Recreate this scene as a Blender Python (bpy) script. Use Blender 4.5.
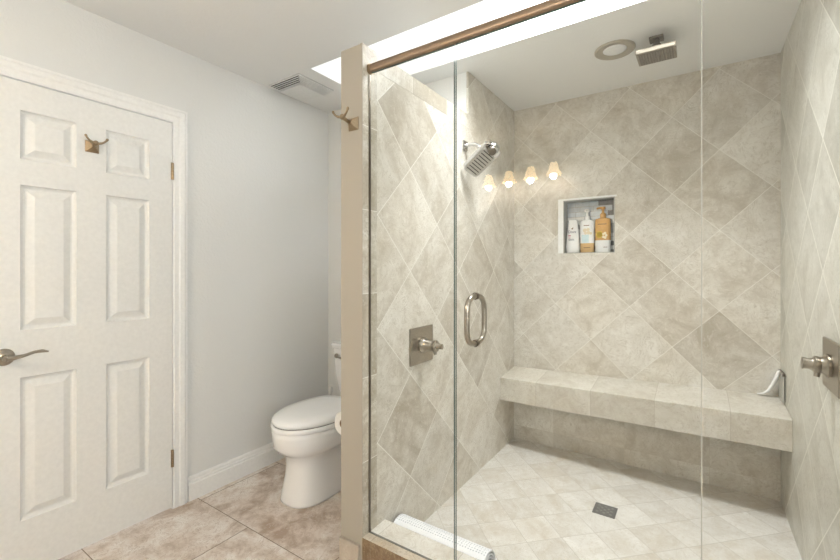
import bpy, bmesh, math, random
from mathutils import Vector, Matrix
for o in list(bpy.data.objects): bpy.data.objects.remove(o)
S = bpy.context.scene; C = S.collection
PI = math.pi
# ------------------------------------------------------------------ camera, light, exposure
cam = bpy.data.objects.new('camera', bpy.data.cameras.new('camera')); C.objects.link(cam)
cam.data.sensor_width = 36; cam.data.lens = 412/840*36; cam.data.shift_y = -12/840
cam.data.clip_start = .02
YAW = math.atan(275/412)
cam.location = (0, 0, 1.27); cam.rotation_euler = (PI/2, 0, YAW)
S.camera = cam
w = bpy.data.worlds.new('world'); S.world = w; w.use_nodes = True
w.node_tree.nodes['Background'].inputs[0].default_value = (.93, .97, 1, 1)
w.node_tree.nodes['Background'].inputs[1].default_value = 2.0
def area(name, loc, rot, sx, sy, power, col=(1, 1, 1)):
    l = bpy.data.lights.new(name, 'AREA'); l.shape = 'RECTANGLE'; l.size = sx; l.size_y = sy
    l.energy = power; l.color = col
    o = bpy.data.objects.new(name, l); C.objects.link(o); o.location = loc; o.rotation_euler = rot
    return o
area('skylight_daylight', (-.36, 1.835, 2.80), (math.radians(26), 0, 0), .74, .36, 19, (.96, .985, 1)).data.spread = math.radians(120)
area('added_window_fill', (1.02, -.1, 1.55), (0, PI/2, 0), 1.1, 1.5, 15, (.96, .985, 1))  # added fill light, shining in through the invented side window
S.view_settings.view_transform = 'Standard'; S.view_settings.look = 'None'
S.view_settings.gamma = 1; S.view_settings.exposure = 0.5; S.view_settings.use_curve_mapping = False

# ------------------------------------------------------------------ materials
def srgb(r, g, b):
    f = lambda c: (c/255/12.92 if c/255 <= .04045 else ((c/255+.055)/1.055)**2.4)
    return (f(r), f(g), f(b), 1)
class NT:
    def __init__(s, name):
        s.m = bpy.data.materials.new(name); s.m.use_nodes = True; s.t = s.m.node_tree
        s.n = s.t.nodes; s.b = s.n['Principled BSDF']; s.out = s.n['Material Output']
    def node(s, kind, **k):
        n = s.n.new(kind)
        for a, v in k.items(): setattr(n, a, v)
        return n
    def put(s, sock, v):
        if v is None: return
        if isinstance(v, bpy.types.NodeSocket): s.t.links.new(v, sock)
        else: sock.default_value = v
    def math(s, op, a, b=None, c=None):
        n = s.node('ShaderNodeMath', operation=op)
        s.put(n.inputs[0], a); s.put(n.inputs[1], b); s.put(n.inputs[2], c)
        return n.outputs[0]
    def vec(s, x, y, z=0.0):
        n = s.node('ShaderNodeCombineXYZ')
        for i, v in enumerate((x, y, z)): s.put(n.inputs[i], v)
        return n.outputs[0]
    def xyz(s):
        n = s.node('ShaderNodeSeparateXYZ'); t = s.node('ShaderNodeTexCoord')
        s.t.links.new(t.outputs['Object'], n.inputs[0]); return n.outputs
    def noise(s, v, scale, detail=4, rough=.55, dist=0):
        n = s.node('ShaderNodeTexNoise'); s.put(n.inputs['Vector'], v)
        n.inputs['Scale'].default_value = scale; n.inputs['Detail'].default_value = detail
        n.inputs['Roughness'].default_value = rough; n.inputs['Distortion'].default_value = dist
        return n.outputs['Fac']
    def ramp(s, f, stops):
        n = s.node('ShaderNodeValToRGB'); s.put(n.inputs[0], f); e = n.color_ramp.elements
        while len(e) < len(stops): e.new(.5)
        for i, (p, c) in enumerate(stops): e[i].position = p; e[i].color = c
        return n.outputs[0]
    def mix(s, f, a, b, mode='MIX'):
        n = s.node('ShaderNodeMix', data_type='RGBA', blend_type=mode)
        s.put(n.inputs[0], f); s.put(n.inputs[6], a); s.put(n.inputs[7], b); return n.outputs[2]
    def bump(s, h, strength, dist=.002):
        n = s.node('ShaderNodeBump'); n.inputs['Strength'].default_value = strength
        n.inputs['Distance'].default_value = dist; s.put(n.inputs['Height'], h)
        s.t.links.new(n.outputs[0], s.b.inputs['Normal'])
def plain(name, col, rough=.5, metal=0, emit=None, es=0, spec=None, noise=None, coat=0):
    k = NT(name); b = k.b
    b.inputs['Base Color'].default_value = col; b.inputs['Roughness'].default_value = rough
    b.inputs['Metallic'].default_value = metal
    if spec is not None: b.inputs['Specular IOR Level'].default_value = spec
    if coat: b.inputs['Coat Weight'].default_value = coat; b.inputs['Coat Roughness'].default_value = .05
    if emit: b.inputs['Emission Color'].default_value = emit; b.inputs['Emission Strength'].default_value = es
    t = k.node('ShaderNodeTexCoord')
    sc, amt, st = noise or (60, .03, .02)
    f = k.noise(t.outputs['Object'], sc, 3)
    dk = tuple(c*(1-amt) for c in col[:3]) + (1,); lt = tuple(min(1, c*(1+amt)) for c in col[:3]) + (1,)
    k.t.links.new(k.ramp(f, [(.3, dk), (.7, lt)]), b.inputs['Base Color'])
    if st: k.bump(f, st, .001)
    return k.m
def tile(name, a, bx, P, o1, o2, base, dark, light, grout, diag=True, Q=None, gw=.002, rough=.35, var=.13,
         vein=(2.2, 9), seed=0, off=0, con=1.2, blotch=1.7, speck=0):
    """tiles laid on two axes of the object; per tile the stone pattern is shifted and turned"""
    k = NT(name); X = k.xyz(); A, B = X[a], X[bx]; Q = Q or P
    if diag:
        u = k.math('DIVIDE', k.math('SUBTRACT', k.math('ADD', A, B), o1), P)
        v = k.math('DIVIDE', k.math('SUBTRACT', k.math('SUBTRACT', A, B), o2), P)
        side = P/math.sqrt(2), P/math.sqrt(2)
    else:
        u = k.math('DIVIDE', k.math('SUBTRACT', A, o1), P); v = k.math('DIVIDE', k.math('SUBTRACT', B, o2), Q)
        if off: u = k.math('ADD', u, k.math('MULTIPLY', k.math('FLOOR', v), off))
        side = P, Q
    fu, fv = k.math('FLOOR', u), k.math('FLOOR', v)
    ru, rv = k.math('FRACT', u), k.math('FRACT', v)
    edge = k.math('MINIMUM', k.math('MULTIPLY', k.math('MINIMUM', ru, k.math('SUBTRACT', 1.0, ru)), side[0]),
                  k.math('MULTIPLY', k.math('MINIMUM', rv, k.math('SUBTRACT', 1.0, rv)), side[1]))
    g = k.math('LESS_THAN', edge, gw)
    wn = k.node('ShaderNodeTexWhiteNoise', noise_dimensions='3D'); k.put(wn.inputs['Vector'], k.vec(fu, fv, float(seed)))
    sp = k.node('ShaderNodeSeparateColor'); k.put(sp.inputs[0], wn.outputs['Color'])
    r1, r2, r3 = sp.outputs
    # local coordinates inside the tile, swapped for half of the tiles
    lu, lv = k.math('MULTIPLY', u, side[0]), k.math('MULTIPLY', v, side[1])
    W3 = X[3-a-bx]; sw = k.math('GREATER_THAN', r3, .5)
    pu = k.math('ADD', k.math('MULTIPLY', lu, sw), k.math('MULTIPLY', lv, k.math('SUBTRACT', 1.0, sw)))
    pv = k.math('ADD', k.math('MULTIPLY', lv, sw), k.math('MULTIPLY', lu, k.math('SUBTRACT', 1.0, sw)))
    ox = k.math('MULTIPLY', r1, 37.0); oy = k.math('MULTIPLY', r2, 53.0)
    V1 = k.vec(k.math('ADD', k.math('MULTIPLY', pu, vein[0]), ox), k.math('ADD', k.math('MULTIPLY', pv, vein[1]), oy), k.math('MULTIPLY', W3, vein[1]))
    V2 = k.vec(k.math('ADD', pu, ox), k.math('ADD', pv, oy), W3)
    n1 = k.noise(V1, 1.0, 6, .55, .9); n2 = k.noise(V2, 6, 8, .68, 1.2); n3 = k.noise(V2, 60, 3, .6)
    f = k.math('ADD', k.math('MULTIPLY', n1, .45), k.math('MULTIPLY', n2, .55))
    f = k.math('ADD', f, k.math('MULTIPLY', k.math('SUBTRACT', r2, .5), var*1.2))
    c = k.ramp(f, [(.5-.20/con, dark), (.5, base), (.5+.18/con, light)])
    c = k.mix(k.math('MULTIPLY', k.math('SUBTRACT', n3, .35), .22), c, dark)
    if blotch:
        n4 = k.noise(V2, 9, 5, .7, 2.5)
        t = k.math('MULTIPLY', k.math('LESS_THAN', k.math('ABSOLUTE', k.math('SUBTRACT', n4, .5)), .009), .45*blotch)
        c = k.mix(t, c, dark)
        n5 = k.noise(V2, 26, 6, .72, 1.5)
        c = k.mix(k.math('MULTIPLY', k.math('GREATER_THAN', n5, .60), .24*blotch), c, dark)
        c = k.mix(k.math('MULTIPLY', k.math('LESS_THAN', n5, .41), .20*blotch), c, light)
    br = k.math('ADD', 1-var/2, k.math('MULTIPLY', r1, var))
    hs = k.node('ShaderNodeHueSaturation'); k.put(hs.inputs['Value'], br); k.put(hs.inputs['Color'], c)
    c = k.mix(g, hs.outputs[0], grout)
    k.put(k.b.inputs['Base Color'], c)
    k.put(k.b.inputs['Roughness'], k.math('ADD', rough, k.math('MULTIPLY', g, .4)))
    k.b.inputs['Specular IOR Level'].default_value = .4
    h = k.math('SUBTRACT', k.math('MULTIPLY', n3, .15), g)
    k.bump(h, .35, .0015)
    return k.m
WB, WD, WL = srgb(210, 204, 192), srgb(180, 170, 153), srgb(226, 222, 213)
GR = srgb(232, 229, 221)
M = {}
M['tile_back'] = tile('stone_tile_back', 0, 2, .468, 1.607, -1.839, WB, WD, WL, GR, vein=(2.5, 4), gw=.0012)
M['tile_left'] = tile('stone_tile_left', 1, 2, .486, 2.854, .346, WB, WD, WL, GR, vein=(2, 5), seed=3, gw=.0018)
M['tile_right'] = tile('stone_tile_right', 1, 2, .485, 3.80, 1.29, srgb(206, 203, 192), srgb(180, 176, 162), srgb(222, 220, 211), srgb(240, 238, 230), vein=(2, 5), seed=5, gw=.0028)
M['tile_strip'] = tile('stone_edge_strip', 1, 2, .9, 1.05, .133, srgb(194, 186, 170), srgb(168, 156, 137), WL, GR, False, .344, gw=.0014, seed=7)
M['tile_top'] = tile('stone_top_strip', 1, 2, .33, 1.286, 1.9, srgb(198, 190, 175), WD, WL, GR, False, .9, gw=.0014, seed=8)
M['tile_bench'] = tile('stone_bench', 0, 1, .34, -.869, 2.3, srgb(203, 197, 184), srgb(176, 165, 148), srgb(218, 213, 203), srgb(170, 160, 145), False, 1.2, gw=.001, seed=9, vein=(3, 3.4))
M['tile_curb'] = tile('stone_curb', 0, 1, .34, -1.08, .6, srgb(214, 210, 201), srgb(190, 181, 167), srgb(226, 223, 217), srgb(186, 178, 165), False, 1.7, gw=.001, seed=13, vein=(3, 3.4))
M['curb_front'] = tile('brown_curb_front', 0, 2, .45, -1.08, -.3, srgb(158, 136, 108), srgb(118, 94, 68), srgb(188, 170, 145), srgb(150, 135, 115), False, .6, gw=.001, seed=14, vein=(4, 9))
M['tile_shower_floor'] = tile('shower_floor_tile', 0, 1, .247, .964, -2.50, srgb(214, 210, 202), srgb(196, 187, 172), srgb(226, 223, 217), srgb(190, 184, 173), gw=.0013, var=.07, seed=11, rough=.42)
M['tile_floor'] = tile('bathroom_floor_tile', 0, 1, .95, -1.82, 1.21-.51, srgb(218, 205, 193), srgb(176, 155, 137), srgb(236, 230, 223), srgb(140, 124, 110), False, .51, gw=.002, var=.03, vein=(5, 6), seed=1, rough=.4, blotch=1.6, off=.453, con=1.7)
M['curb_edge'] = tile('curb_edge_stone', 0, 1, .34, -1.08, .6, srgb(190, 177, 157), srgb(160, 143, 120), srgb(206, 196, 180), srgb(160, 148, 130), False, 1.7, gw=.001, seed=17, vein=(4, 4))
M['base_tile'] = tile('base_tile', 0, 2, .6, -1.7, -.3, srgb(198, 188, 174), srgb(180, 166, 149), srgb(214, 206, 194), srgb(170, 152, 134), False, .6, seed=15)
def wallpaint(name, col, bump=.25, sc=90):
    k = NT(name); t = k.node('ShaderNodeTexCoord'); k.b.inputs['Base Color'].default_value = col
    k.b.inputs['Roughness'].default_value = .65; k.b.inputs['Specular IOR Level'].default_value = .25
    a = k.noise(t.outputs['Object'], sc, 2, .4, .6)
    k.t.links.new(k.ramp(a, [(.45, (0, 0, 0, 1)), (.62, (1, 1, 1, 1))]), k.node('ShaderNodeRGBToBW').inputs[0])
    bw = k.n[-1] if False else [n for n in k.n if n.type == 'RGBTOBW'][0]
    k.bump(bw.outputs[0], bump, .0015); return k.m
M['wall'] = wallpaint('orange_peel_wall_paint', srgb(231, 231, 228), .3, 75)
M['ceiling'] = wallpaint('ceiling_paint', srgb(240, 240, 238), .15, 60)
M['tan'] = wallpaint('tan_painted_end', srgb(178, 170, 156), .05, 50)
M['trimw'] = plain('white_trim_paint', srgb(243, 242, 239), .38)
M['doorw'] = plain('white_door_paint', srgb(236, 235, 231), .42)
M['white'] = plain('white_plastic', srgb(236, 236, 233), .35)
M['porcelain'] = plain('white_porcelain', srgb(248, 247, 245), .12, coat=.5, noise=(8, .01, 0))
M['seatw'] = plain('white_toilet_seat', srgb(250, 250, 249), .22, noise=(8, .01, 0))
M['nickel'] = plain('brushed_nickel', srgb(172, 164, 152), .28, 1, noise=(180, .08, .03))
M['nickel_dark'] = plain('dark_nickel', srgb(128, 120, 110), .3, 1, noise=(180, .08, .03))
M['bronze'] = plain('warm_brushed_nickel', srgb(165, 146, 120), .3, 1, noise=(150, .1, .03))
M['rail'] = plain('warm_brushed_rail', srgb(160, 140, 121), .4, 1, noise=(150, .06, .03))
M['chrome'] = plain('chrome', srgb(215, 215, 215), .1, 1, noise=(20, .01, 0))
M['greym'] = plain('grey_nozzle_plate', srgb(138, 131, 120), .5, .3)
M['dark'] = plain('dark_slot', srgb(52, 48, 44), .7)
M['drain'] = plain('drain_steel', srgb(112, 111, 108), .45, .2, noise=(300, .2, .3))
M['gap'] = plain('grey_gap', srgb(120, 118, 112), .7)
M['cardboard'] = plain('cardboard_core', srgb(150, 125, 98), .9)
M['paper'] = plain('tissue_paper', srgb(240, 238, 234), .95, noise=(120, .03, .2))
M['glassblue'] = plain('mosaic_blue_grey', srgb(182, 192, 200), .15, noise=(25, .12, .02))
M['mosw'] = plain('mosaic_white', srgb(212, 212, 208), .2, noise=(30, .06, .02))
M['mosd'] = plain('mosaic_dark', srgb(86, 84, 80), .25, noise=(30, .25, .02))
M['mosg'] = plain('mosaic_grey', srgb(158, 158, 152), .25, noise=(30, .12, .02))
M['gold'] = plain('golden_liquid_bottle', srgb(208, 160, 92), .25, noise=(12, .08, 0))
M['amber'] = plain('amber_lotion', srgb(214, 178, 124), .25, noise=(12, .06, 0))
M['bottlew'] = plain('white_bottle', srgb(238, 237, 234), .3, noise=(10, .01, 0))
M['yellow'] = plain('yellow_flower', srgb(236, 200, 60), .5)
M['pink'] = plain('pink_print', srgb(196, 90, 110), .5)
M['navy'] = plain('dark_print', srgb(70, 74, 96), .5)
M['brownp'] = plain('brown_print', srgb(120, 88, 50), .5)
M['cream'] = plain('cream_print', srgb(228, 214, 184), .5)
M['bluep'] = plain('pale_blue_print', srgb(206, 224, 226), .5)
M['rubberw'] = plain('white_rubber', srgb(232, 232, 230), .5)
M['face'] = plain('pale_spray_face', srgb(196, 194, 188), .35, .6)
M['lens'] = plain('frosted_lamp_lens', srgb(220, 220, 216), .5, emit=(1, .98, .94, 1), es=.06)
M['lamptrim'] = plain('lamp_trim', srgb(176, 168, 152), .5)
M['shade'] = plain('frosted_lit_shade', srgb(245, 225, 190), .5, emit=srgb(255, 218, 160), es=7, noise=(20, .02, 0))
M['bulb'] = plain('lit_bulb', (1, 1, 1, 1), .5, emit=(1, .88, .68, 1), es=40, noise=(20, .02, 0))
M['seal'] = plain('clear_vinyl_seal', srgb(188, 186, 176), .25)
def glass_mats():
    k = NT('clear_glass'); k.n.remove(k.b)
    tr = k.node('ShaderNodeBsdfTransparent'); tr.inputs[0].default_value = (.985, .99, .985, 1)
    gl = k.node('ShaderNodeBsdfGlossy'); gl.inputs['Roughness'].default_value = 0.0
    fr = k.node('ShaderNodeFresnel'); fr.inputs[0].default_value = 1.6
    ge = k.node('ShaderNodeNewGeometry')
    f = k.math('MULTIPLY', fr.outputs[0], k.math('SUBTRACT', 1.0, ge.outputs['Backfacing']))
    mx = k.node('ShaderNodeMixShader'); k.put(mx.inputs[0], f)
    k.t.links.new(tr.outputs[0], mx.inputs[1]); k.t.links.new(gl.outputs[0], mx.inputs[2])
    k.t.links.new(mx.outputs[0], k.out.inputs[0])
    e = NT('green_glass_edge'); b = e.b
    b.inputs['Base Color'].default_value = srgb(84, 104, 97); b.inputs['Roughness'].default_value = .15
    return k.m, e.m
M['glass'], M['glass_edge'] = glass_mats()
def mat_mat():
    k = NT('dimpled_white_mat'); t = k.node('ShaderNodeTexCoord')
    v = k.node('ShaderNodeTexVoronoi'); v.inputs['Scale'].default_value = 85; v.inputs['Randomness'].default_value = .15
    k.t.links.new(t.outputs['Object'], v.inputs['Vector'])
    k.t.links.new(k.ramp(v.outputs['Distance'], [(.12, srgb(176, 180, 186)), (.36, srgb(240, 241, 243))]), k.b.inputs['Base Color'])
    k.b.inputs['Roughness'].default_value = .7; k.bump(v.outputs['Distance'], .6, .003); return k.m
M['mat'] = mat_mat()

# ------------------------------------------------------------------ mesh helpers
def new(): return bmesh.new()
def fin(name, bm, mats, parent=None, smooth=False, label=None, bevel=0, loc=None, sub=0):
    bmesh.ops.recalc_face_normals(bm, faces=bm.faces)
    me = bpy.data.meshes.new(name); bm.to_mesh(me); bm.free()
    for m in (mats if isinstance(mats, list) else [mats]): me.materials.append(M[m])
    o = bpy.data.objects.new(name, me); C.objects.link(o)
    if smooth:
        for p in me.polygons: p.use_smooth = True
    if bevel:
        b = o.modifiers.new('bevel', 'BEVEL'); b.width = bevel; b.segments = 2; b.limit_method = 'ANGLE'
    if sub:
        s = o.modifiers.new('sub', 'SUBSURF'); s.levels = s.render_levels = sub
    if smooth == 'auto':
        es = o.modifiers.new('split', 'EDGE_SPLIT'); es.split_angle = math.radians(38)
    if parent: o.parent = parent; o.matrix_parent_inverse = parent.matrix_world.inverted() if False else Matrix.Translation(-Vector(parent.location)) if parent.parent is None else Matrix.Identity(4)
    if label: o['label'] = label
    return o
def thing(name, label, cat, loc, group=None):
    o = bpy.data.objects.new(name, None); C.objects.link(o); o.location = loc; o.empty_display_size = .05
    o['label'] = label; o['category'] = cat
    if group: o['group'] = group
    return o
def tag(o, label, cat, group=None):
    o['label'] = label; o['category'] = cat
    if group: o['group'] = group
    return o
def struct(name, bm, mats, **k):
    o = fin(name, bm, mats, **k); o['kind'] = 'structure'; return o
def box(bm, x0, x1, y0, y1, z0, z1, mi=0, M4=None):
    co = [(x, y, z) for x in (x0, x1) for y in (y0, y1) for z in (z0, z1)]
    v = [bm.verts.new((M4 @ Vector(c)) if M4 else c) for c in co]
    out = []
    for q in ((0, 1, 3, 2), (4, 6, 7, 5), (0, 4, 5, 1), (2, 3, 7, 6), (0, 2, 6, 4), (1, 5, 7, 3)):
        f = bm.faces.new([v[i] for i in q]); f.material_index = mi; out.append(f)
    return out
def basis(d):
    d = Vector(d).normalized(); a = Vector((0, 0, 1)) if abs(d.z) < .9 else Vector((1, 0, 0))
    x = d.cross(a).normalized(); y = d.cross(x).normalized(); return x, y, d
def tube(bm, pts, rad, n=14, cap=True, mi=0, flat=1.0):
    pts = [Vector(p) for p in pts]; rads = rad if isinstance(rad, (list, tuple)) else [rad]*len(pts)
    rings = []; px = None
    for i, p in enumerate(pts):
        d = (pts[min(i+1, len(pts)-1)] - pts[max(i-1, 0)]).normalized()
        if px is None: x, y, _ = basis(d)
        else:
            x = (px - d*px.dot(d)).normalized(); y = d.cross(x)
        px = x
        rings.append([bm.verts.new(p + x*math.cos(2*PI*k/n)*rads[i] + y*math.sin(2*PI*k/n)*rads[i]*flat) for k in range(n)])
    for a, b in zip(rings, rings[1:]):
        for k in range(n):
            f = bm.faces.new((a[k], a[(k+1) % n], b[(k+1) % n], b[k])); f.material_index = mi
    if cap:
        for r in (rings[0], rings[-1]):
            f = bm.faces.new(r); f.material_index = mi
def lathe(bm, prof, org, axis=(0, 0, 1), n=32, cap=True, mi=0):
    x, y, d = basis(axis); org = Vector(org); rings = []
    for r, h in prof:
        rings.append([bm.verts.new(org + d*h + x*math.cos(2*PI*k/n)*r + y*math.sin(2*PI*k/n)*r) for k in range(n)])
    for a, b in zip(rings, rings[1:]):
        for k in range(n):
            f = bm.faces.new((a[k], a[(k+1) % n], b[(k+1) % n], b[k])); f.material_index = mi
    if cap:
        for r in (rings[0], rings[-1]):
            f = bm.faces.new(r); f.material_index = mi
def loft(bm, secs, cap=True, mi=0):
    rings = [[bm.verts.new(p) for p in s] for s in secs]; n = len(rings[0])
    for a, b in zip(rings, rings[1:]):
        for k in range(n):
            f = bm.faces.new((a[k], a[(k+1) % n], b[(k+1) % n], b[k])); f.material_index = mi
    if cap:
        bm.faces.new(rings[0]).material_index = mi; bm.faces.new(rings[-1]).material_index = mi
def arc(p0, p1, p2, n=8):
    p0, p1, p2 = map(Vector, (p0, p1, p2))
    return [(1-t)**2*p0 + 2*t*(1-t)*p1 + t*t*p2 for t in [i/n for i in range(n+1)]]

# ------------------------------------------------------------------ the room
XL, XP, XS, XR = -2.30, -1.241, -1.123, .387     # door wall, partition left face, shower left, shower right
YW, YP, YB, CE = 2.20, 1.26, 2.95, 2.44
XO, YV = .95, -1.05                            # outer room right wall, vanity wall
DY0, DY1, DZ = .365, 1.078, 2.035
bm = new(); box(bm, XL-.2, XO+.1, YV-.1, YB+.2, -.1, 0); struct('floor', bm, 'tile_floor')
bm = new(); box(bm, XS, XR, YP+.148, YB, 0, .004); struct('floor_shower', bm, 'tile_shower_floor')
# ceiling with the skylight opening and its shaft
SX0, SX1, SY0, SY1 = -1.875, .05, 1.655, 2.045
bm = new()
for a in ((XL-.1, XO+.1, YV-.1, SY0), (XL-.1, XO+.1, SY1, YB+.15), (XL-.1, SX0, SY0, SY1), (SX1, XO+.1, SY0, SY1)):
    box(bm, *a, CE, CE+.12)
struct('ceiling', bm, 'ceiling')
bm = new(); T = .03
for a in ((SX0-T, SX0, SY0-T, SY1+T), (SX1, SX1+T, SY0-T, SY1+T), (SX0, SX1, SY0-T, SY0), (SX0, SX1, SY1, SY1+T)):
    box(bm, *a, CE+.12, CE+.42)
struct('ceiling_skylight_shaft', bm, 'trimw')
bm = new(); box(bm, SX0-.02, SX1+.02, SY0-.02, SY1+.02, CE+.42, CE+.43)
struct('window_1', bm, 'glass')
# door wall
bm = new()
for a in ((YV-.1, DY0-.012, 0, CE), (DY1+.012, YB, 0, CE), (DY0-.012, DY1+.012, DZ+.008, CE)):
    box(bm, XL-.12, XL, a[0], a[1], a[2], a[3])
struct('wall_left', bm, 'wall')
# wall behind the toilet
bm = new(); box(bm, XL, XS-.012, YW, YB, 0, CE); struct('wall_behind_toilet', bm, 'wall')
# partition with painted end and tan end face
bm = new()
fs = box(bm, XP, XS-.012, YP, YW, 0, 2.182)
for f in fs: f.material_index = 0
fs[2].material_index = 1
struct('wall_partition', bm, ['wall', 'tan'])
bm = new(); box(bm, XS-.012, XS+.0005, YP, YP+.002, 0, 2.184)
struct('trim_partition_corner', bm, 'tan')
# tile skins of the left shower wall
T = .012
bm = new()
box(bm, XS-T, XS, YP+.092, YW, 0, 2.103); box(bm, XS-T, XS, YW, YB, 0, CE)
struct('wall_shower_left', bm, 'tile_left')
bm = new(); box(bm, XS-T, XS+.001, YP+.002, YP+.092, 0, 2.184); struct('trim_shower_left_edge', bm, 'tile_strip')
bm = new(); box(bm, XS-T, XS+.001, YP+.092, YW, 2.103, 2.184); struct('trim_shower_left_top', bm, 'tile_top')
# back wall with niche opening
NX0, NX1, NZ0, NZ1 = -.765, -.437, 1.372, 1.738
bm = new()
for a in ((XS-T, NX0, 0, CE), (NX1, XR+.1, 0, CE), (NX0, NX1, 0, NZ0), (NX0, NX1, NZ1, CE)):
    box(bm, a[0], a[1], YB, YB+.12, a[2], a[3])
struct('wall_shower_back', bm, 'tile_back')
M['tile_low'] = tile('stone_tile_under_bench', 0, 2, .45, -.83, .105, WB, WD, WL, srgb(200, 192, 178), False, .6, gw=.001, seed=21, vein=(3, 4))
bm = new(); box(bm, XS, XR, YB-.008, YB+.001, 0, .345); struct('wall_shower_back_lower', bm, 'tile_low')
bm = new()
fr = .007
for a in ((NX0-.035, NX0, NZ0, NZ1), (NX0-.035, NX1+.012, NZ1, NZ1+.012)):
    box(bm, a[0], a[1], YB-.003, YB+.002, a[2], a[3])
struct('trim_niche', bm, 'white')
bm = new()
yb = YB+.095
random.seed(4)
box(bm, NX0, NX1, yb, yb+.025, NZ0, NZ1, 4)
rows = [(1.700, 1.734), (1.665, 1.697), (1.630, 1.662), (1.603, 1.627), (1.575, 1.600), (1.545, 1.572), (1.512, 1.542),
        (1.485, 1.509), (1.455, 1.482), (1.425, 1.452), (1.398, 1.422), (1.375, 1.395)]
for i, (z0, z1) in enumerate(rows):
    x = NX0+.002
    while x < NX1-.004:
        x2 = min(x+random.choice([.06, .09, .12]), NX1-.001)
        if NX1-x2 < .02: x2 = NX1-.001
        if i < 3: mi = 0
        elif i == 3: mi = 1 if x < -.67 else 0
        elif i == 4: mi = 1
        elif i == 5: mi = random.choice([1, 3])
        else: mi = random.choice([2, 3, 1, 2])
        if x2 > NX1-.03 and i % 2 == 0 and i < 4: mi = 2
        box(bm, x, x2-.002, yb-.003, yb, z0, z1, mi); x = x2
box(bm, NX1-.028, NX1-.001, yb-.0045, yb, 1.66, 1.735, 2)
struct('wall_niche_back', bm, ['glassblue', 'mosw', 'mosd', 'mosg', 'mosg'])
bm = new()
for a in ((NX0, NX0+.006, NZ0, NZ1), (NX1-.006, NX1, NZ0, NZ1), (NX0+.006, NX1-.006, NZ1-.006, NZ1), (NX0+.006, NX1-.006, NZ0, NZ0+.004)):
    box(bm, a[0], a[1], YB, yb-.0046, a[2], a[3])
struct('trim_niche_lining', bm, 'mosg')
# right shower wall and outer room
bm = new(); box(bm, XR, XR+.1, YP, YB, 0, CE); struct('wall_shower_right', bm, 'tile_right')
bm = new(); box(bm, XR+.1, XO, YP, YP+.1, 0, CE); struct('wall_front_return', bm, 'wall')
bm = new()
W0, W1, WZ0, WZ1 = -.85, .65, 1.0, 2.1
for a in ((YV-.1, W0, 0, CE), (W1, YP+.1, 0, CE), (W0, W1, 0, WZ0), (W0, W1, WZ1, CE)):
    box(bm, XO, XO+.1, a[0], a[1], a[2], a[3])
struct('wall_right', bm, 'wall')
bm = new()
for a in ((W0, W0+.05, WZ0, WZ1), (W1-.05, W1, WZ0, WZ1), (W0+.05, W1-.05, WZ0, WZ0+.05), (W0+.05, W1-.05, WZ1-.05, WZ1), (-.125, -.075, WZ0+.05, WZ1-.05)):
    box(bm, XO+.01, XO+.06, *a)
o = struct('added_window', bm, 'trimw')  # unseen window, added so fill light can enter from the right
bm = new(); box(bm, XO+.032, XO+.038, W0+.05, W1-.05, WZ0+.05, WZ1-.05); fin('pane', bm, 'glass', parent=o)
bm = new(); box(bm, XL, XO, YV-.1, YV, 0, CE); struct('wall_vanity', bm, 'wall')

# bench (cantilevered tiled slab) and curb
def hexa(bm, bot, top, mi=0):
    vb = [bm.verts.new(p) for p in bot]; vt = [bm.verts.new(p) for p in top]
    bm.faces.new(vb[::-1]).material_index = mi; bm.faces.new(vt).material_index = mi
    for i in range(4):
        j = (i+1) % 4; bm.faces.new((vb[i], vb[j], vt[j], vt[i])).material_index = mi
bm = new()
hexa(bm, [(XS, 2.685, .355), (XR, 2.615, .392), (XR, YB, .392), (XS, YB, .355)],
         [(XS, 2.685, .511), (XR, 2.61, .546), (XR, YB, .574), (XS, YB, .538)])
tag(fin('shower_bench', bm, 'tile_bench', bevel=.003), 'long tiled stone bench spanning the back wall of the shower', 'bench')
bm = new()
fs = box(bm, XS, XR, YP+.042, YP+.148, 0, .176)
curb = tag(fin('shower_curb', bm, ['tile_curb', 'curb_front']), 'tiled stone curb under the glass with brown front face', 'curb')
bm = new(); fs = box(bm, XS, XR, YP, YP+.042, 0, .176); fs[2].material_index = 1
fin('front_edging', bm, ['curb_edge', 'curb_front'], parent=curb, label='darker brown front edging of the curb')
bm = new(); box(bm, XS, XR, YP+.0405, YP+.0495, .176, .1772); fin('sealant_line', bm, 'gap', parent=curb)

# base tile at the partition end, baseboards
bm = new(); box(bm, XP-.001, XS-.012, YP-.012, YP, 0, .143); struct('baseboard_partition', bm, 'base_tile', bevel=.002)
def baseboard(name, p0, p1, n):
    """profiled board from p0 to p1, n = outward normal"""
    prof = [(0, 0), (.016, 0), (.016, .088), (.012, .092), (.012, .104), (.0085, .108), (.0085, .120), (.004, .130), (0, .130)]
    p0, p1, n = Vector(p0), Vector(p1), Vector(n); bm = new()
    loft(bm, [[p + n*a + Vector((0, 0, b)) for a, b in prof] for p in (p0, p1)])
    return struct(name, bm, 'trimw')
baseboard('baseboard_left', (XL, DY1+.084, 0), (XL, YW, 0), (1, 0, 0))
baseboard('baseboard_back', (XL+.016, YW, 0), (XP-.001, YW, 0), (0, -1, 0))
baseboard('baseboard_partition_side', (XP, YW-.016, 0), (XP, YP+.01, 0), (-1, 0, 0))
baseboard('baseboard_left_front', (XL, YV+.016, 0), (XL, DY0-.084, 0), (1, 0, 0))
baseboard('baseboard_vanity', (XL, YV, 0), (XO, YV, 0), (0, 1, 0))
baseboard('baseboard_right', (XO, YV+.016, 0), (XO, YP-.016, 0), (-1, 0, 0))

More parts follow.
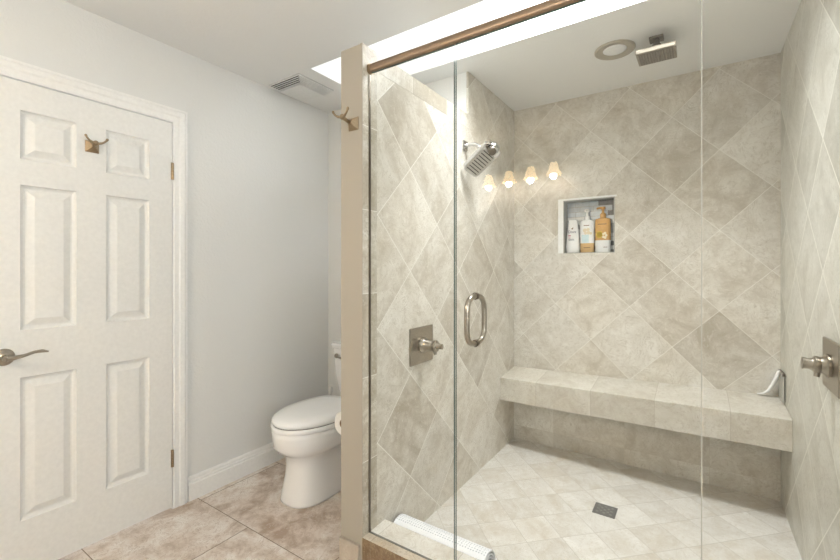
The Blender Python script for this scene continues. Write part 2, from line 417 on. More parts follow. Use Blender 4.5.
# door casing: profile swept round the opening
prof = [(0, 0), (0, .010), (.010, .014), (.030, .014), (.038, .018), (.058, .020), (.064, .016), (.074, .016), (.078, 0)]
bm = new(); path = [(DY0-.004, 0, -1, 0), (DY0-.004, DZ+.003, -1, 1), (DY1+.004, DZ+.003, 1, 1), (DY1+.004, 0, 1, 0)]
loft(bm, [[Vector((XL+h, y+dy*t, z+dz*t)) for t, h in prof] for y, z, dy, dz in path])
struct('trim_door_casing', bm, 'trimw')
bm = new()
for a in ((DY0-.012, DY0-.003, 0, DZ+.008), (DY1+.003, DY1+.012, 0, DZ+.008), (DY0-.003, DY1+.003, DZ+.002, DZ+.008)):
    box(bm, XL-.12, XL, *a)
struct('trim_door_jamb', bm, 'trimw')
# six panel door
DX = -2.287; dz0, dz1 = .012, 2.031
ys = [DY0, .492, .676, .786, .970, DY1]; zs = [dz0, .235, .822, 1.015, 1.610, 1.716, 1.915, dz1]
bm = new(); cache = {}
def gv(y, z, x=DX):
    kk = (round(y, 5), round(z, 5), round(x, 5))
    if kk not in cache: cache[kk] = bm.verts.new((x, y, z))
    return cache[kk]
for i in range(5):
    for j in range(7):
        y0, y1, z0, z1 = ys[i], ys[i+1], zs[j], zs[j+1]
        if i in (1, 3) and j in (1, 3, 5):
            prev = None
            for ins, dep in ((0, 0), (.004, .009), (.012, .014), (.018, .014), (.044, .002), (.046, .0015)):
                r = [gv(y0+ins, z0+ins, DX-dep), gv(y1-ins, z0+ins, DX-dep), gv(y1-ins, z1-ins, DX-dep), gv(y0+ins, z1-ins, DX-dep)]
                if prev:
                    for q in range(4): bm.faces.new((prev[q], prev[(q+1) % 4], r[(q+1) % 4], r[q]))
                prev = r
            bm.faces.new(prev)
        else: bm.faces.new((gv(y0, z0), gv(y1, z0), gv(y1, z1), gv(y0, z1)))
bk = [bm.verts.new((DX-.035, y, z)) for y, z in ((DY0, dz0), (DY1, dz0), (DY1, dz1), (DY0, dz1))]
bm.faces.new(bk)
# rim
rim = [gv(y, dz0) for y in ys] + [gv(DY1, z) for z in zs[1:]] + [gv(y, dz1) for y in ys[::-1][1:]] + [gv(DY0, z) for z in zs[::-1][1:-1]]
cor = {0: bk[0], 5: bk[1], 12: bk[2], 17: bk[3]}
def side(i0, i1, b0, b1):
    idx = [k % len(rim) for k in range(i0, i1+1)]; bm.faces.new([rim[k] for k in idx] + [b1, b0])
side(0, 5, bk[0], bk[1]); side(5, 12, bk[1], bk[2]); side(12, 17, bk[2], bk[3]); side(17, 24, bk[3], bk[0])
door = struct('door_1', bm, 'doorw')
for zc in (1.779, .270):
    bm = new()
    for k in range(5):
        z0 = zc-.045+k*.018
        lathe(bm, [(.0062, z0), (.0062, z0+.0165)], (DX+.004, DY1+.001, 0), n=14)
    box(bm, DX-.002, DX+.0012, DY1-.006, DY1+.002, zc-.045, zc+.045)
    fin('hinge', bm, 'bronze', parent=door, smooth='auto')
# lever
bm = new(); hc = Vector((DX, .443, .915))
lathe(bm, [(.034, 0), (.034, .004), (.030, .010), (.018, .014), (.012, .020), (.011, .045), (.013, .052)], hc, (1, 0, 0), 28)
lp = [hc+Vector((.050, 0, 0)), hc+Vector((.052, .020, .000)), hc+Vector((.052, .05, .004)), hc+Vector((.050, .08, .013)), hc+Vector((.049, .105, .014)), hc+Vector((.050, .125, .008))]
tube(bm, lp, [.012, .0095, .0065, .0060, .0070, .003], 12)
fin('door_handle', bm, 'nickel', parent=door, smooth='auto')

# robe hooks: pyramid plate, stem, two curved arms
def robe_hook(loc, nrm, side, label, s=1.0, mat='bronze', L=.046):
    loc, n, sd = Vector(loc), Vector(nrm), Vector(side); up = Vector((0, 0, 1))
    t = thing('robe_hook', label, 'hook', loc)
    P = lambda a, b, c: loc + sd*a*s + n*b*s + up*c*s
    bm = new(); secs = []
    for h, d in ((.026, 0), (.026, .004), (.010, .022), (.0085, .026)):
        secs.append([P(-h, d, -h), P(h, d, -h), P(h, d, h), P(-h, d, h)])
    loft(bm, secs); fin('plate', bm, mat, parent=t, bevel=.001)
    bm = new(); tube(bm, [P(0, .024, 0), P(0, L*.7, .004), P(0, L, .010)], [.008*s, .0075*s, .010*s], 12)
    bmesh.ops.create_uvsphere(bm, u_segments=14, v_segments=10, radius=.0115*s, matrix=Matrix.Translation(P(0, L, .010)))
    fin('stem', bm, mat, parent=t, smooth=True)
    for sg in (-1, 1):
        bm = new()
        tube(bm, arc(P(sg*.003, L, .010), P(sg*.026, L+.008, .008), P(sg*.040, L+.010, .032), 8), [.0055*s]*4+[.0042*s]*4+[.0055*s], 10)
        bmesh.ops.create_uvsphere(bm, u_segments=10, v_segments=8, radius=.0056*s, matrix=Matrix.Translation(P(sg*.040, L+.010, .033)))
        fin('prong', bm, mat, parent=t, smooth=True)
robe_hook((DX, .732, 1.822), (1, 0, 0), (0, 1, 0), 'brass toned double robe hook on the white panelled door')
robe_hook((-1.168, YP, 1.862), (0, -1, 0), (1, 0, 0), 'double robe hook on the tan end of the partition wall', 1.0, L=.068)

# ------------------------------------------------------------------ exhaust fan grille
vt = thing('exhaust_fan_grille', 'white square louvred exhaust fan cover on the ceiling', 'vent', (-2.12, 1.79, CE))
x0, x1, y0, y1 = -2.262, -1.975, 1.650, 1.937
bm = new(); box(bm, x0, x1, y0, y1, CE-.006, CE); fin('backing', bm, 'mosw', parent=vt)
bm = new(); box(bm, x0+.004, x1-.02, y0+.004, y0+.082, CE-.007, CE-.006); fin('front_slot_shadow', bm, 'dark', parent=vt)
bm = new()
hexa(bm, [(x0+.012, y0+.085, CE-.019), (x1-.085, y0+.085, CE-.019), (x1-.085, y1-.012, CE-.019), (x0+.012, y1-.012, CE-.019)][::-1],
     [(x0, y0+.082, CE-.006), (x1-.082, y0+.082, CE-.006), (x1-.082, y1, CE-.006), (x0, y1, CE-.006)][::-1])
fin('cover', bm, 'white', parent=vt, bevel=.002)
for k in range(6):
    f = k/5; y = y0+.003+.079*f; z = CE-.008-.009*f
    bm = new(); box(bm, x0+.002, x1-.003-.079*f, y, y+.0055, z-.0015, z+.0015); fin('front_louvre', bm, 'white', parent=vt)
for k in range(6):
    f = k/5; x = x1-.003-.079*f; z = CE-.008-.009*f
    bm = new(); box(bm, x-.0085, x, y0+.005+.079*f, y1-.002, z-.003, z+.003); fin('side_louvre', bm, 'white', parent=vt)

# ------------------------------------------------------------------ toilet
def egg(cx, yc, hw, front, back, z, n=36, sq=2.0, sqb=2.0):
    """closed outline, front towards -y"""
    o = []
    for k in range(n):
        a = 2*PI*k/n; c_, s_ = math.cos(a), math.sin(a); e = sq if s_ < 0 else sqb
        x = hw*math.copysign(abs(c_)**(2/e), c_); y = (front if s_ < 0 else back)*math.copysign(abs(s_)**(2/e), s_)
        o.append(Vector((cx+x, yc+y, z)))
    return o
TX = -1.812
tl = thing('toilet', 'white elongated two piece toilet with closed lid beside the partition', 'toilet', (TX, 1.75, 0))
bm = new()
spec = [(0, 1.62, .135, .185, .50, 2.6), (.012, 1.62, .135, .185, .50, 2.6), (.05, 1.62, .128, .178, .49, 2.6), (.14, 1.63, .117, .172, .46, 2.5),
        (.20, 1.63, .114, .170, .45, 2.4), (.245, 1.63, .122, .178, .44, 2.3), (.268, 1.63, .140, .200, .44, 2.2),
        (.288, 1.63, .165, .230, .44, 2.1), (.315, 1.63, .181, .250, .44, 2.0), (.375, 1.63, .186, .257, .44, 2.0), (.395, 1.63, .186, .257, .44, 2.0), (.404, 1.63, .178, .248, .43, 2.0)]
loft(bm, [egg(TX, yc, hw, fr_, bk_, z, sq=e, sqb=3.5) for z, yc, hw, fr_, bk_, e in spec])
fin('bowl', bm, 'porcelain', parent=tl, smooth=True)
for sx in (-1, 1):   # recessed trap relief on the flanks
    bm = new(); tube(bm, arc((TX+sx*.082, 1.78, .20), (TX+sx*.096, 1.92, .30), (TX+sx*.090, 2.02, .10), 10), [.03, .033, .035, .036, .036, .035, .034, .034, .034, .034, .034], 14)
    fin('trap_contour', bm, 'porcelain', parent=tl, smooth=True)
bm = new(); loft(bm, [egg(TX, 1.63, h, f_, b_, z, sqb=2.8) for z, h, f_, b_ in ((.4045, .180, .250, .24), (.408, .190, .260, .25), (.422, .191, .262, .25), (.428, .186, .256, .246))])
fin('seat', bm, 'seatw', parent=tl, smooth='auto')
bm = new(); loft(bm, [egg(TX, 1.63, .181, .250, .24, z, sqb=2.8) for z in (.428, .4325)]); fin('seat_gap', bm, 'gap', parent=tl)
bm = new(); loft(bm, [egg(TX, 1.63, h, f_, b_, z, sqb=2.8) for z, h, f_, b_ in ((.4325, .184, .252, .25), (.446, .188, .258, .252), (.458, .184, .254, .25), (.467, .168, .235, .24), (.474, .12, .17, .18), (.476, .05, .08, .08))])
fin('seat_lid', bm, 'seatw', parent=tl, smooth=True)
def rrect(x0, x1, y0, y1, z, r=.03, n=6):
    o = []
    for cx, cy, a0 in ((x1-r, y1-r, 0), (x0+r, y1-r, 90), (x0+r, y0+r, 180), (x1-r, y0+r, 270)):
        for k in range(n+1):
            a = math.radians(a0+90*k/n); o.append(Vector((cx+r*math.cos(a), cy+r*math.sin(a), z)))
    return o
bm = new(); loft(bm, [rrect(TX-h, TX+h, f_, 2.182, z) for z, h, f_ in ((.409, .185, 2.02), (.44, .200, 2.005), (.55, .215, 1.99), (.733, .228, 1.98))])
fin('tank', bm, 'porcelain', parent=tl, smooth='auto')
bm = new(); loft(bm, [rrect(TX-h, TX+h, f_, 2.188, z, .035) for z, h, f_ in ((.733, .232, 1.975), (.737, .240, 1.967), (.758, .241, 1.966), (.766, .235, 1.972))])
fin('tank_lid', bm, 'porcelain', parent=tl, smooth='auto')
bm = new(); lathe(bm, [(.016, 0), (.016, .008), (.010, .014)], (TX-.175, 1.979, .685), (0, -1, 0), 16)
tube(bm, [(TX-.175, 1.962, .685), (TX-.14, 1.958, .682), (TX-.105, 1.958, .676)], [.007, .006, .008], 10); fin('flush_lever', bm, 'nickel', parent=tl, smooth='auto')
# toilet brush
tb = thing('toilet_brush', 'white handled toilet brush standing in the corner behind the toilet', 'brush', (-2.19, 2.12, 0))
bm = new(); lathe(bm, [(.045, 0), (.048, .01), (.042, .12), (.036, .15)], (-2.19, 2.12, 0), n=24); fin('holder', bm, 'white', parent=tb, smooth='auto')
bm = new(); lathe(bm, [(.007, .15), (.007, .36), (.013, .375), (.013, .405), (.008, .412)], (-2.19, 2.12, 0), n=14); fin('handle', bm, 'white', parent=tb, smooth='auto')
# toilet paper on its holder
hp = (-1.303, 1.335, .575)
th = thing('toilet_paper_holder', 'nickel toilet paper holder on the partition side facing the toilet', 'holder', (XP, 1.375, .575))
bm = new(); lathe(bm, [(.024, 0), (.024, .006), (.012, .012)], (XP, 1.455, .575), (-1, 0, 0), 20); fin('rosette', bm, 'nickel', parent=th, smooth='auto')
bm = new(); tube(bm, [(XP-.01, 1.455, .575), (XP-.04, 1.455, .575), (-1.292, 1.453, .575), (-1.303, 1.447, .575), (-1.303, 1.443, .575), (-1.303, 1.440, .575)], [.007, .007, .008, .008, .008, .010], 12)
fin('arm', bm, 'nickel', parent=th, smooth=True)
tp = thing('toilet_paper_roll', 'white toilet paper roll peeking out beside the partition', 'toilet paper', hp)
bm = new(); n = 32; L = .1
def annulus(bm, c, r0, r1, L, mi=0):
    prof = [(r0, 0), (r1, 0), (r1, L), (r0, L)]
    lathe(bm, prof+[prof[0]], c, (0, 1, 0), 32, cap=False, mi=mi)
annulus(bm, hp, .0205, .053, L); fin('paper', bm, 'paper', parent=tp, smooth='auto')
bm = new(); annulus(bm, (hp[0], hp[1]-.0005, hp[2]), .0185, .0205, L+.001); fin('core', bm, 'cardboard', parent=tp, smooth='auto')

# ------------------------------------------------------------------ glass enclosure
YG = 1.305; gt = .0045; GZ0, GZ1 = .1775, 2.0745
def pane(name, x0, x1, label, z0=GZ0, z1=GZ1):
    bm = new(); fs = box(bm, x0, x1, YG-gt, YG+gt, z0, z1)
    for i in (0, 1, 5): fs[i].material_index = 1
    return tag(fin(name, bm, ['glass', 'glass_edge']), label, 'glass panel')
pl_ = pane('glass_panel', XS+.006, -.722, 'fixed clear glass panel beside the tan partition end')
pl_.data.polygons[0].material_index = 0
pane('glass_panel', .019, XR-.006, 'fixed clear glass panel against the right shower wall')
gd = thing('glass_shower_door', 'frameless clear glass shower door with a looped pull handle', 'shower door', (.012, YG, GZ0))
bm = new(); fs = box(bm, -.715, .012, YG-gt, YG+gt, GZ0+.012, GZ1)
for i in (0, 1, 5): fs[i].material_index = 1
fin('door_glass', bm, ['glass', 'glass_edge'], parent=gd)
bm = new(); box(bm, .0130, .0160, YG-.0045, YG+.0045, GZ0+.012, GZ1); fin('seal_strip', bm, 'seal', parent=gd)
def ring(cx, z0, z1, ya, yb_, r):   # looped pull through the glass
    R_ = .030; pts = []
    h = (yb_-ya)/2; yc = (ya+yb_)/2; N = 32
    sg = lambda v: math.copysign(abs(v)**.8, v)
    for k in range(N+1):
        a = PI*k/N; pts.append((cx, yc-h*sg(math.cos(a)), z1-h*.8+h*.8*sg(math.sin(a))))
    for k in range(N+1):
        a = PI*k/N; pts.append((cx, yc+h*sg(math.cos(a)), z0+h*.8-h*.8*sg(math.sin(a))))
    pts.append(pts[0]); return pts
bm = new(); pts = ring(-.637, 1.007, 1.172, 1.238, 1.374, .0)
tube(bm, pts, .0098, 14, cap=False); fin('pull_handle', bm, 'nickel', parent=gd, smooth=True)
for zc in (1.172, 1.007):
    bm = new(); lathe(bm, [(.012, -.009), (.013, -.0055), (.013, .0055), (.012, .009)], (-.637, YG, zc), (0, 1, 0), 18); fin('handle_washer', bm, 'nickel_dark', parent=gd, smooth='auto')
# header rail
hr = thing('shower_header_rail', 'warm metal header rail running above the glass panels', 'rail', (XS, YG, 2.093))
bm = new()
pr = [(YG+.019*math.cos(a)*(1 if True else 1), 2.093+.022*math.sin(a)) for a in [2*PI*k/24 for k in range(24)]]
sup = lambda v, r: math.copysign(abs(v)**.7, v)*r
pr = [(YG+sup(math.cos(2*PI*k/28), .016), 2.093+sup(math.sin(2*PI*k/28), .0175)) for k in range(28)]
loft(bm, [[Vector((x, y, z)) for y, z in pr] for x in (XS+.010, XR-.010)]); fin('bar', bm, 'rail', parent=hr, smooth='auto')
for x0_, x1_ in ((XS+.001, XS+.012), (XR-.012, XR-.001)):
    bm = new(); prr = [(YG+(y-YG)*1.15, 2.093+(z-2.093)*1.15) for y, z in pr]
    loft(bm, [[Vector((x, y, z)) for y, z in prr] for x in (x0_, x1_)]); fin('end_bracket', bm, 'bronze', parent=hr, smooth='auto')
bm = new()
box(bm, XS+.001, XS+.005, YG-.006, YG+.004, GZ0, 2.067)
tag(fin('wall_channel', bm, 'nickel_dark'), 'slim metal channel holding the left glass panel to the tiles', 'channel')

# ------------------------------------------------------------------ valves
def valve(loc, sx, py, pz, label, L, tr=1.0):
    """square plate on a side wall, hub and lever along sx"""
    lx, ly, lz = loc; t = thing('shower_valve', label, 'shower valve', loc)
    bm = new(); a, b = sorted((lx, lx+sx*.010)); box(bm, a, b, ly-py, ly+py, lz-pz, lz+pz); fin('plate', bm, 'nickel', parent=t, bevel=.004)
    bm = new(); q = L-.032
    lathe(bm, [(.038, .010), (.040, .014), (.040, .019), (.032, .024), (.028, .030), (.026, q-.014), (.029, q-.010), (.029, q), (.023, q+.005)], loc, (sx, 0, 0), 30); fin('hub', bm, 'nickel', parent=t, smooth='auto')
    bm = new(); p = Vector(loc)
    tube(bm, [p+Vector((sx*q, 0, 0)), p+Vector((sx*(q+.016), 0, .001)), p+Vector((sx*L, 0, .002))], [.016*tr, .012*tr, .014*tr], 14)
    fin('handle_tip', bm, 'nickel', parent=t, smooth='auto')
    bm = new(); tube(bm, [p+Vector((sx*(q-.006), 0, -.020)), p+Vector((sx*(q-.006), -.003, -.030)), p+Vector((sx*(q-.004), -.004, -.040))], [.010, .009, .008], 12)
    fin('lever', bm, 'nickel', parent=t, smooth='auto')
valve((XS, 1.69, .893), 1, .100, .090, 'square nickel shower valve on the left tiled wall', .122)
valve((XR, 1.917, .941), -1, .100, .086, 'square nickel shower valve on the right tiled wall', .080, 1.5)

# ------------------------------------------------------------------ wall shower head with diverter
sh = thing('shower_head', 'chrome wall shower head with slotted rectangular face on a bent arm', 'shower head', (XS, 2.15, 1.985))
bm = new(); box(bm, XS, XS+.010, 2.122, 2.178, 1.957, 2.013); fin('wall_plate', bm, 'chrome', parent=sh, bevel=.003)
bm = new(); tube(bm, arc((XS+.008, 2.15, 1.985), (XS+.075, 2.15, 1.995), (XS+.105, 2.145, 1.955), 10), .0105, 14); fin('arm', bm, 'chrome', parent=sh, smooth=True)
ax_ = Vector((.80, -.02, .60)).normalized(); wy = Vector((.12, .80, -.60)); wy = (wy-ax_*wy.dot(ax_)).normalized(); nn = ax_.cross(wy).normalized()
if nn.z > 0: nn = -nn
hc = Vector((-1.005, 2.135, 1.887))
HM = Matrix((( ax_.x, wy.x, nn.x, hc.x), (ax_.y, wy.y, nn.y, hc.y), (ax_.z, wy.z, nn.z, hc.z), (0, 0, 0, 1)))
def hp_(a, b, c): return HM @ Vector((a, b, c))
bm = new()
loft(bm, [[HM @ Vector((p.x, p.y, z)) for p in rrect(-.105+i, .105-i, -.058+i, .058-i, 0, .028)] for z, i in ((-.016, .008), (-.010, 0), (.010, 0), (.015, .004))])
fin('head', bm, 'chrome', parent=sh, smooth='auto')
bm = new()
loft(bm, [[HM @ Vector((p.x, p.y, z)) for p in rrect(-.098, .060, -.051, .051, 0, .022)] for z in (.0151, .0165)])
fin('spray_face', bm, 'face', parent=sh)
for k in range(8):
    a = -.085+k*.0185
    bm = new(); box(bm, a, a+.0045, -.038, .038, .0166, .0185, 0, HM); fin('nozzle_row', bm, 'dark', parent=sh)
bm = new(); lathe(bm, [(.026, -.026), (.034, -.018), (.034, .018), (.026, .028), (.012, .031)], hp_(.085, 0, .006), wy, 26); fin('diverter', bm, 'chrome', parent=sh, smooth='auto')
bm = new(); lathe(bm, [(.022, .0), (.022, .03), (.018, .034)], hp_(.078, -.012, .022), nn, 20); fin('diverter_knob', bm, 'nickel_dark', parent=sh, smooth='auto')
bm = new(); tube(bm, [Vector((XS+.103, 2.146, 1.958)), hp_(-.02, 0, -.030), hp_(.0, 0, -.012)], [.014, .016, .018], 14); fin('ball_joint', bm, 'chrome', parent=sh, smooth='auto')

# ------------------------------------------------------------------ rain head and recessed light
rc = Vector((-.163, 2.412, CE))
rh = thing('rain_shower_head', 'square ceiling mounted rain shower head with perforated face', 'rain shower head', rc)
bm = new(); box(bm, rc.x-.032, rc.x+.032, rc.y-.032, rc.y+.032, CE-.010, CE); fin('ceiling_plate', bm, 'nickel_dark', parent=rh, bevel=.003)
bm = new(); lathe(bm, [(.014, -.010), (.014, -.030), (.020, -.034), (.022, -.046), (.016, -.058), (.016, -.072)], rc, n=20); fin('swivel_neck', bm, 'nickel_dark', parent=rh, smooth='auto')
RM = Matrix.Translation(rc+Vector((0, -.003, -.085))) @ Matrix.Rotation(math.radians(4), 4, 'X')
h = .087
bm = new(); box(bm, -h, h, -h, h, -.010, .014, 0, RM); fin('head', bm, 'nickel', parent=rh, bevel=.004)
bm = new(); g = h-.012; box(bm, -g, g, -g, g, -.0118, -.0102, 0, RM); fin('spray_plate', bm, 'greym', parent=rh)
nz = new()
for i in range(12):
    for j in range(12):
        x = -g+.009+i*(2*g-.018)/11; y = -g+.009+j*(2*g-.018)/11
        box(nz, x-.0018, x+.0018, y-.0018, y+.0018, -.0142, -.0120, 0, RM)
o = fin('nozzles', nz, 'nickel', parent=rh); o['kind'] = 'stuff'
lc = (-.358, 2.415, CE)
lt = thing('recessed_ceiling_light', 'round recessed ceiling light over the shower', 'ceiling light', lc)
bm = new(); lathe(bm, [(.100, 0), (.100, -.006), (.094, -.010), (.058, -.003)], lc, n=48, cap=False); lathe(bm, [(.100, -.0001), (.058, -.0001)], lc, n=48, cap=False); fin('trim_ring', bm, 'lamptrim', parent=lt, smooth='auto')
bm = new(); lathe(bm, [(.0575, -.0005), (.0575, -.003), (.045, -.007), (.025, -.009), (.004, -.0095)], lc, n=48); fin('lens', bm, 'lens', parent=lt, smooth=True)

# ------------------------------------------------------------------ floor drain
dc = (-.391, 2.325); DZt = .004
fd = thing('floor_drain', 'square dark metal drain in the shower floor', 'drain', (dc[0], dc[1], DZt))
bm = new(); box(bm, dc[0]-.054, dc[0]+.054, dc[1]-.054, dc[1]+.054, DZt, DZt+.003); fin('grate', bm, 'drain', parent=fd, bevel=.001)
bm = new()
for i in range(-2, 3):
    for j in range(-2, 3):
        if (i+j) % 2 == 0: box(bm, dc[0]+i*.016-.0055, dc[0]+i*.016+.0055, dc[1]+j*.016-.0035, dc[1]+j*.016+.0035, DZt+.003, DZt+.0036)
fin('slots', bm, 'mosg', parent=fd)

# ------------------------------------------------------------------ rolled bath mat lying behind the curb
mr = thing('bath_mat', 'rolled white dimpled bath mat lying behind the curb', 'bath mat', (-.88, 1.47, .004))
bm = new(); R0 = .048; mx0, mx1 = -1.110, -.672; my, mz = 1.491, .085
pts = []; turns = 6
for k in range(turns*20+1):
    a = 2*PI*k/20; r = .007+(.075-.007)*k/(turns*20); pts.append((my+r*math.cos(a), mz+r*math.sin(a)))
tk = .0048
outer = [(my+(math.hypot(y-my, z-mz)+tk)*(y-my)/max(1e-6, math.hypot(y-my, z-mz)), mz+(math.hypot(y-my, z-mz)+tk)*(z-mz)/max(1e-6, math.hypot(y-my, z-mz))) for y, z in pts]
A = [[bm.verts.new((x, y, z)) for y, z in pts] for x in (mx0, mx1)]; Bv = [[bm.verts.new((x, y, z)) for y, z in outer] for x in (mx0, mx1)]
for k in range(len(pts)-1):
    bm.faces.new((A[0][k], A[0][k+1], A[1][k+1], A[1][k])); bm.faces.new((Bv[0][k], Bv[1][k], Bv[1][k+1], Bv[0][k+1]))
    for e in (0, 1): bm.faces.new((A[e][k], Bv[e][k], Bv[e][k+1], A[e][k+1]))
for k in (0, len(pts)-1): bm.faces.new((A[0][k], A[1][k], Bv[1][k], Bv[0][k]))
fin('rolled_mat', bm, 'mat', parent=mr, smooth='auto')

# ------------------------------------------------------------------ squeegee in the bench corner
sq = thing('squeegee', 'white curved squeegee leaning in the corner on the bench', 'squeegee', (.37, 2.90, .57))
bm = new()
pp = [(.285, 2.925, .578), (.312, 2.918, .585), (.335, 2.910, .610), (.352, 2.905, .650), (.366, 2.900, .690), (.372, 2.897, .715), (.378, 2.895, .722)]
tube(bm, pp, [.006, .012, .017, .020, .020, .016, .010], 12, flat=.5); fin('curved_handle', bm, 'seatw', parent=sq, smooth=True)
bm = new(); box(bm, .376, .382, 2.80, 2.935, .575, .710); fin('blade', bm, 'seal', parent=sq, bevel=.001)
bm = new(); box(bm, .374, .386, 2.80, 2.935, .7095, .723); fin('blade_rail', bm, 'nickel_dark', parent=sq, bevel=.001)

# ------------------------------------------------------------------ bottles in the niche
def text(s, size, loc, parent, mat, name='lettering', ext=.0003):
    cu = bpy.data.curves.new(name, 'FONT'); cu.body = s; cu.size = size; cu.extrude = ext; cu.align_x = 'CENTER'
    tmp = bpy.data.objects.new(name, cu); C.objects.link(tmp); bpy.context.view_layer.update()
    dg = bpy.context.evaluated_depsgraph_get(); me = bpy.data.meshes.new_from_object(tmp.evaluated_get(dg))
    bpy.data.objects.remove(tmp)
    me.transform(Matrix.Translation(loc) @ Matrix.Rotation(PI/2, 4, 'X')); me.materials.clear(); me.materials.append(M[mat])
    o = bpy.data.objects.new(name, me); C.objects.link(o); o.parent = parent; o.matrix_parent_inverse = Matrix.Translation(-Vector(parent.location)); return o
by = YB+.052; bz = NZ0+.004
def oval(cx, cy, hx, hy, z, n=28, e=2.6):
    o = []
    for k in range(n):
        a = 2*PI*k/n; c_, s_ = math.cos(a), math.sin(a)
        o.append(Vector((cx+hx*math.copysign(abs(c_)**(2/e), c_), cy+hy*math.copysign(abs(s_)**(2/e), s_), z)))
    return o
def front(bm, cx, cz, w_, h_, y): box(bm, cx-w_/2, cx+w_/2, y-.0004, y+.0002, cz-h_/2, cz+h_/2)
# white lotion bottle, cap down
cx = -.712; t = thing('lotion_bottle', 'all white tapered body wash bottle, leftmost in the wall niche', 'bottle', (cx, by, bz))
bm = new(); loft(bm, [oval(cx, by, hx, hy, bz+z) for z, hx, hy in ((0, .036, .020), (.006, .041, .024), (.04, .043, .026), (.10, .039, .025), (.165, .032, .022), (.190, .030, .021), (.193, .027, .018))])
fin('body', bm, 'bottlew', parent=t, smooth='auto')
bm = new(); loft(bm, [oval(cx, by, hx, hy, bz+z) for z, hx, hy in ((.1935, .027, .018), (.2, .028, .019), (.207, .026, .017))]); fin('cap', bm, 'bottlew', parent=t, smooth='auto')
yf = by-.0262
text('Dove', .024, (cx, yf, bz+.125), t, 'navy', 'brand_lettering')
bm = new()
for q in ([(cx-.006, bz+.150), (cx+.004, bz+.148), (cx+.009, bz+.160), (cx, bz+.156)], ):
    vs = [bm.verts.new((x, yf, z)) for x, z in q]; vb = [bm.verts.new((x, yf+.0008, z)) for x, z in q]
    bm.faces.new(vs); bm.faces.new(vb[::-1])
    for i in range(4): bm.faces.new((vs[i], vs[(i+1) % 4], vb[(i+1) % 4], vb[i]))
fin('bird_emblem', bm, 'brownp', parent=t)
bm = new(); front(bm, cx-.016, bz+.108, .016, .005, yf); front(bm, cx-.016, bz+.094, .012, .003, yf); fin('pink_print', bm, 'pink', parent=t)
bm = new(); front(bm, cx-.006, bz+.086, .034, .0025, yf); front(bm, cx-.004, bz+.080, .036, .0025, yf); fin('small_print', bm, 'navy', parent=t)
t.scale = (1.06, 1.06, 1.10)
# white pump bottle with amber base
cx = -.617; t = thing('pump_bottle', 'white pump bottle with amber bottom, middle of the wall niche', 'bottle', (cx, by, bz))
bm = new(); loft(bm, [oval(cx, by, hx, hy, bz+z) for z, hx, hy in ((0, .038, .022), (.006, .042, .026), (.058, .043, .027))]); fin('amber_base', bm, 'amber', parent=t, smooth='auto')
bm = new(); loft(bm, [oval(cx, by, hx, hy, bz+z) for z, hx, hy in ((.0582, .043, .027), (.12, .044, .027), (.185, .044, .027), (.197, .040, .024), (.203, .022, .016))]); fin('body', bm, 'bottlew', parent=t, smooth='auto')
bm = new(); lathe(bm, [(.016, .203), (.016, .225), (.008, .230), (.007, .252), (.013, .254), (.014, .268), (.010, .272)], (cx, by, bz), n=20); tube(bm, [(cx, by, bz+.262), (cx-.006, by-.035, bz+.258)], [.008, .006], 10); fin('pump', bm, 'bottlew', parent=t, smooth='auto')
yf = by-.0274
bm = new(); front(bm, cx, bz+.168, .034, .004, yf); fin('print_line', bm, 'brownp', parent=t)
bm = new()
for dx, dz_, r in ((-.010, .138, .012), (.010, .142, .010), (.012, .122, .011), (-.006, .120, .009), (.026, .118, .008)):
    lathe(bm, [(r, 0), (r, .0008)], (cx+dx, yf, bz+dz_), (0, 1, 0), 14)
fin('flower_print', bm, 'cream', parent=t)
bm = new(); front(bm, cx-.008, bz+.085, .044, .050, yf); fin('blue_label', bm, 'bluep', parent=t)
bm = new(); front(bm, cx+.003, bz+.030, .04, .004, yf+.0006); fin('base_print', bm, 'brownp', parent=t)
t.scale = (1.06, 1.06, 1.10)
# golden pump bottle
cx = -.517; t = thing('pump_bottle', 'golden shampoo pump bottle with yellow flower and white bottom, rightmost in the niche', 'bottle', (cx, by, bz))
bm = new(); loft(bm, [oval(cx, by, hx, hy, bz+z, e=3) for z, hx, hy in ((0, .040, .024), (.006, .044, .027), (.072, .045, .028))]); fin('white_base', bm, 'bottlew', parent=t, smooth='auto')
bm = new(); loft(bm, [oval(cx, by, hx, hy, bz+z, e=3) for z, hx, hy in ((.0722, .045, .028), (.12, .045, .028), (.185, .045, .028), (.200, .042, .025), (.207, .020, .015))]); fin('body', bm, 'gold', parent=t, smooth='auto')
bm = new(); lathe(bm, [(.017, .207), (.017, .232), (.008, .238), (.007, .258), (.014, .260), (.014, .274)], (cx, by, bz), n=20); tube(bm, [(cx, by, bz+.268), (cx-.012, by-.012, bz+.268), (cx-.030, by-.030, bz+.262)], [.008, .007, .006], 10); fin('pump', bm, 'gold', parent=t, smooth='auto')
yf = by-.0284
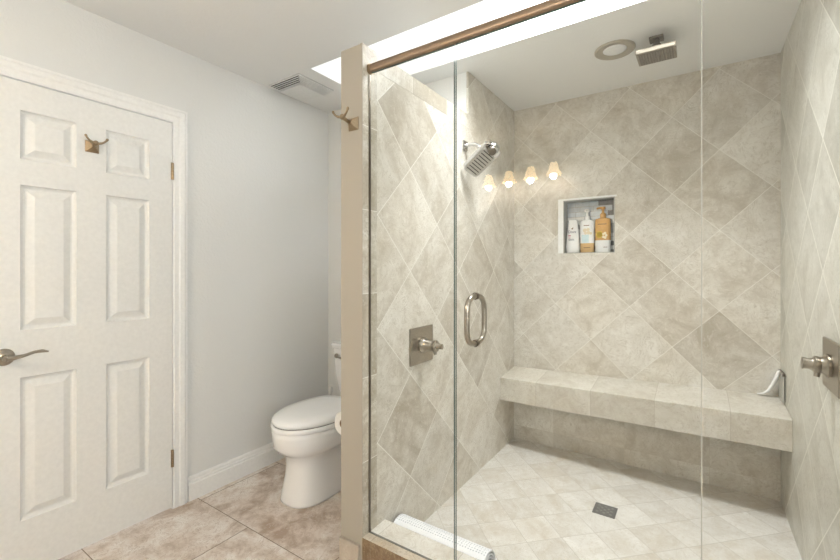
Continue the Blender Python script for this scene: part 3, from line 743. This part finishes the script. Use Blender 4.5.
bm = new(); front(bm, cx, bz+.168, .050, .005, yf); fin('print_line', bm, 'brownp', parent=t)
bm = new(); front(bm, cx+.018, bz+.030, .024, .003, yf); fin('print_line', bm, 'brownp', parent=t)
bm = new()
for q in range(6):
    a = q*PI/3; lathe(bm, [(.0095, 0), (.0095, .0008)], (cx-.016+.010*math.cos(a), yf, bz+.106+.012*math.sin(a)), (0, 1, 0), 12)
fin('yellow_flower', bm, 'yellow', parent=t)
bm = new()
for q in range(5):
    a = q*2*PI/5; lathe(bm, [(.0075, 0), (.0075, .0007)], (cx+.014+.009*math.cos(a), yf, bz+.10+.014*math.sin(a)), (0, 1, 0), 12)
fin('white_blossom', bm, 'cream', parent=t)
t.scale = (1.08, 1.06, 1.12)

# ------------------------------------------------------------------ vanity light bar behind the camera (seen mirrored in the glass)
vl = thing('vanity_light', 'four lamp vanity light bar, its glow mirrored in the glass', 'wall lamp', (-1.30, YV, 2.16))
bm = new(); box(bm, -1.66, -.96, YV, YV+.03, 2.14, 2.21); fin('back_plate', bm, 'nickel', parent=vl, bevel=.004)
xs = (-1.598, -1.400, -1.201, -1.001)
for i, x in enumerate(xs):
    z = 2.080+.012*i; y = YV+.10
    bm = new(); tube(bm, [(x, YV+.028, 2.175), (x, YV+.07, 2.185), (x, y, z+.056)], [.01, .01, .014], 12); fin('arm', bm, 'nickel', parent=vl, smooth=True)
    bm = new(); lathe(bm, [(.028, .052), (.034, .035), (.042, .005), (.053, -.03), (.066, -.052)], (x, y, z), n=28, cap=False); s_ = fin('lamp_shade', bm, 'shade', parent=vl, smooth=True)
    bm = new(); bmesh.ops.create_uvsphere(bm, u_segments=16, v_segments=10, radius=.026, matrix=Matrix.Translation((x, y, z-.01))); fin('bulb', bm, 'bulb', parent=vl, smooth=True)
    pl = bpy.data.lights.new('vanity_lamp_glow', 'POINT'); pl.energy = 3.6; pl.shadow_soft_size = .028; pl.color = (1, .97, .93)
    po = bpy.data.objects.new('vanity_lamp_glow', pl); C.objects.link(po); po.location = (x, y+.01, z-.066)
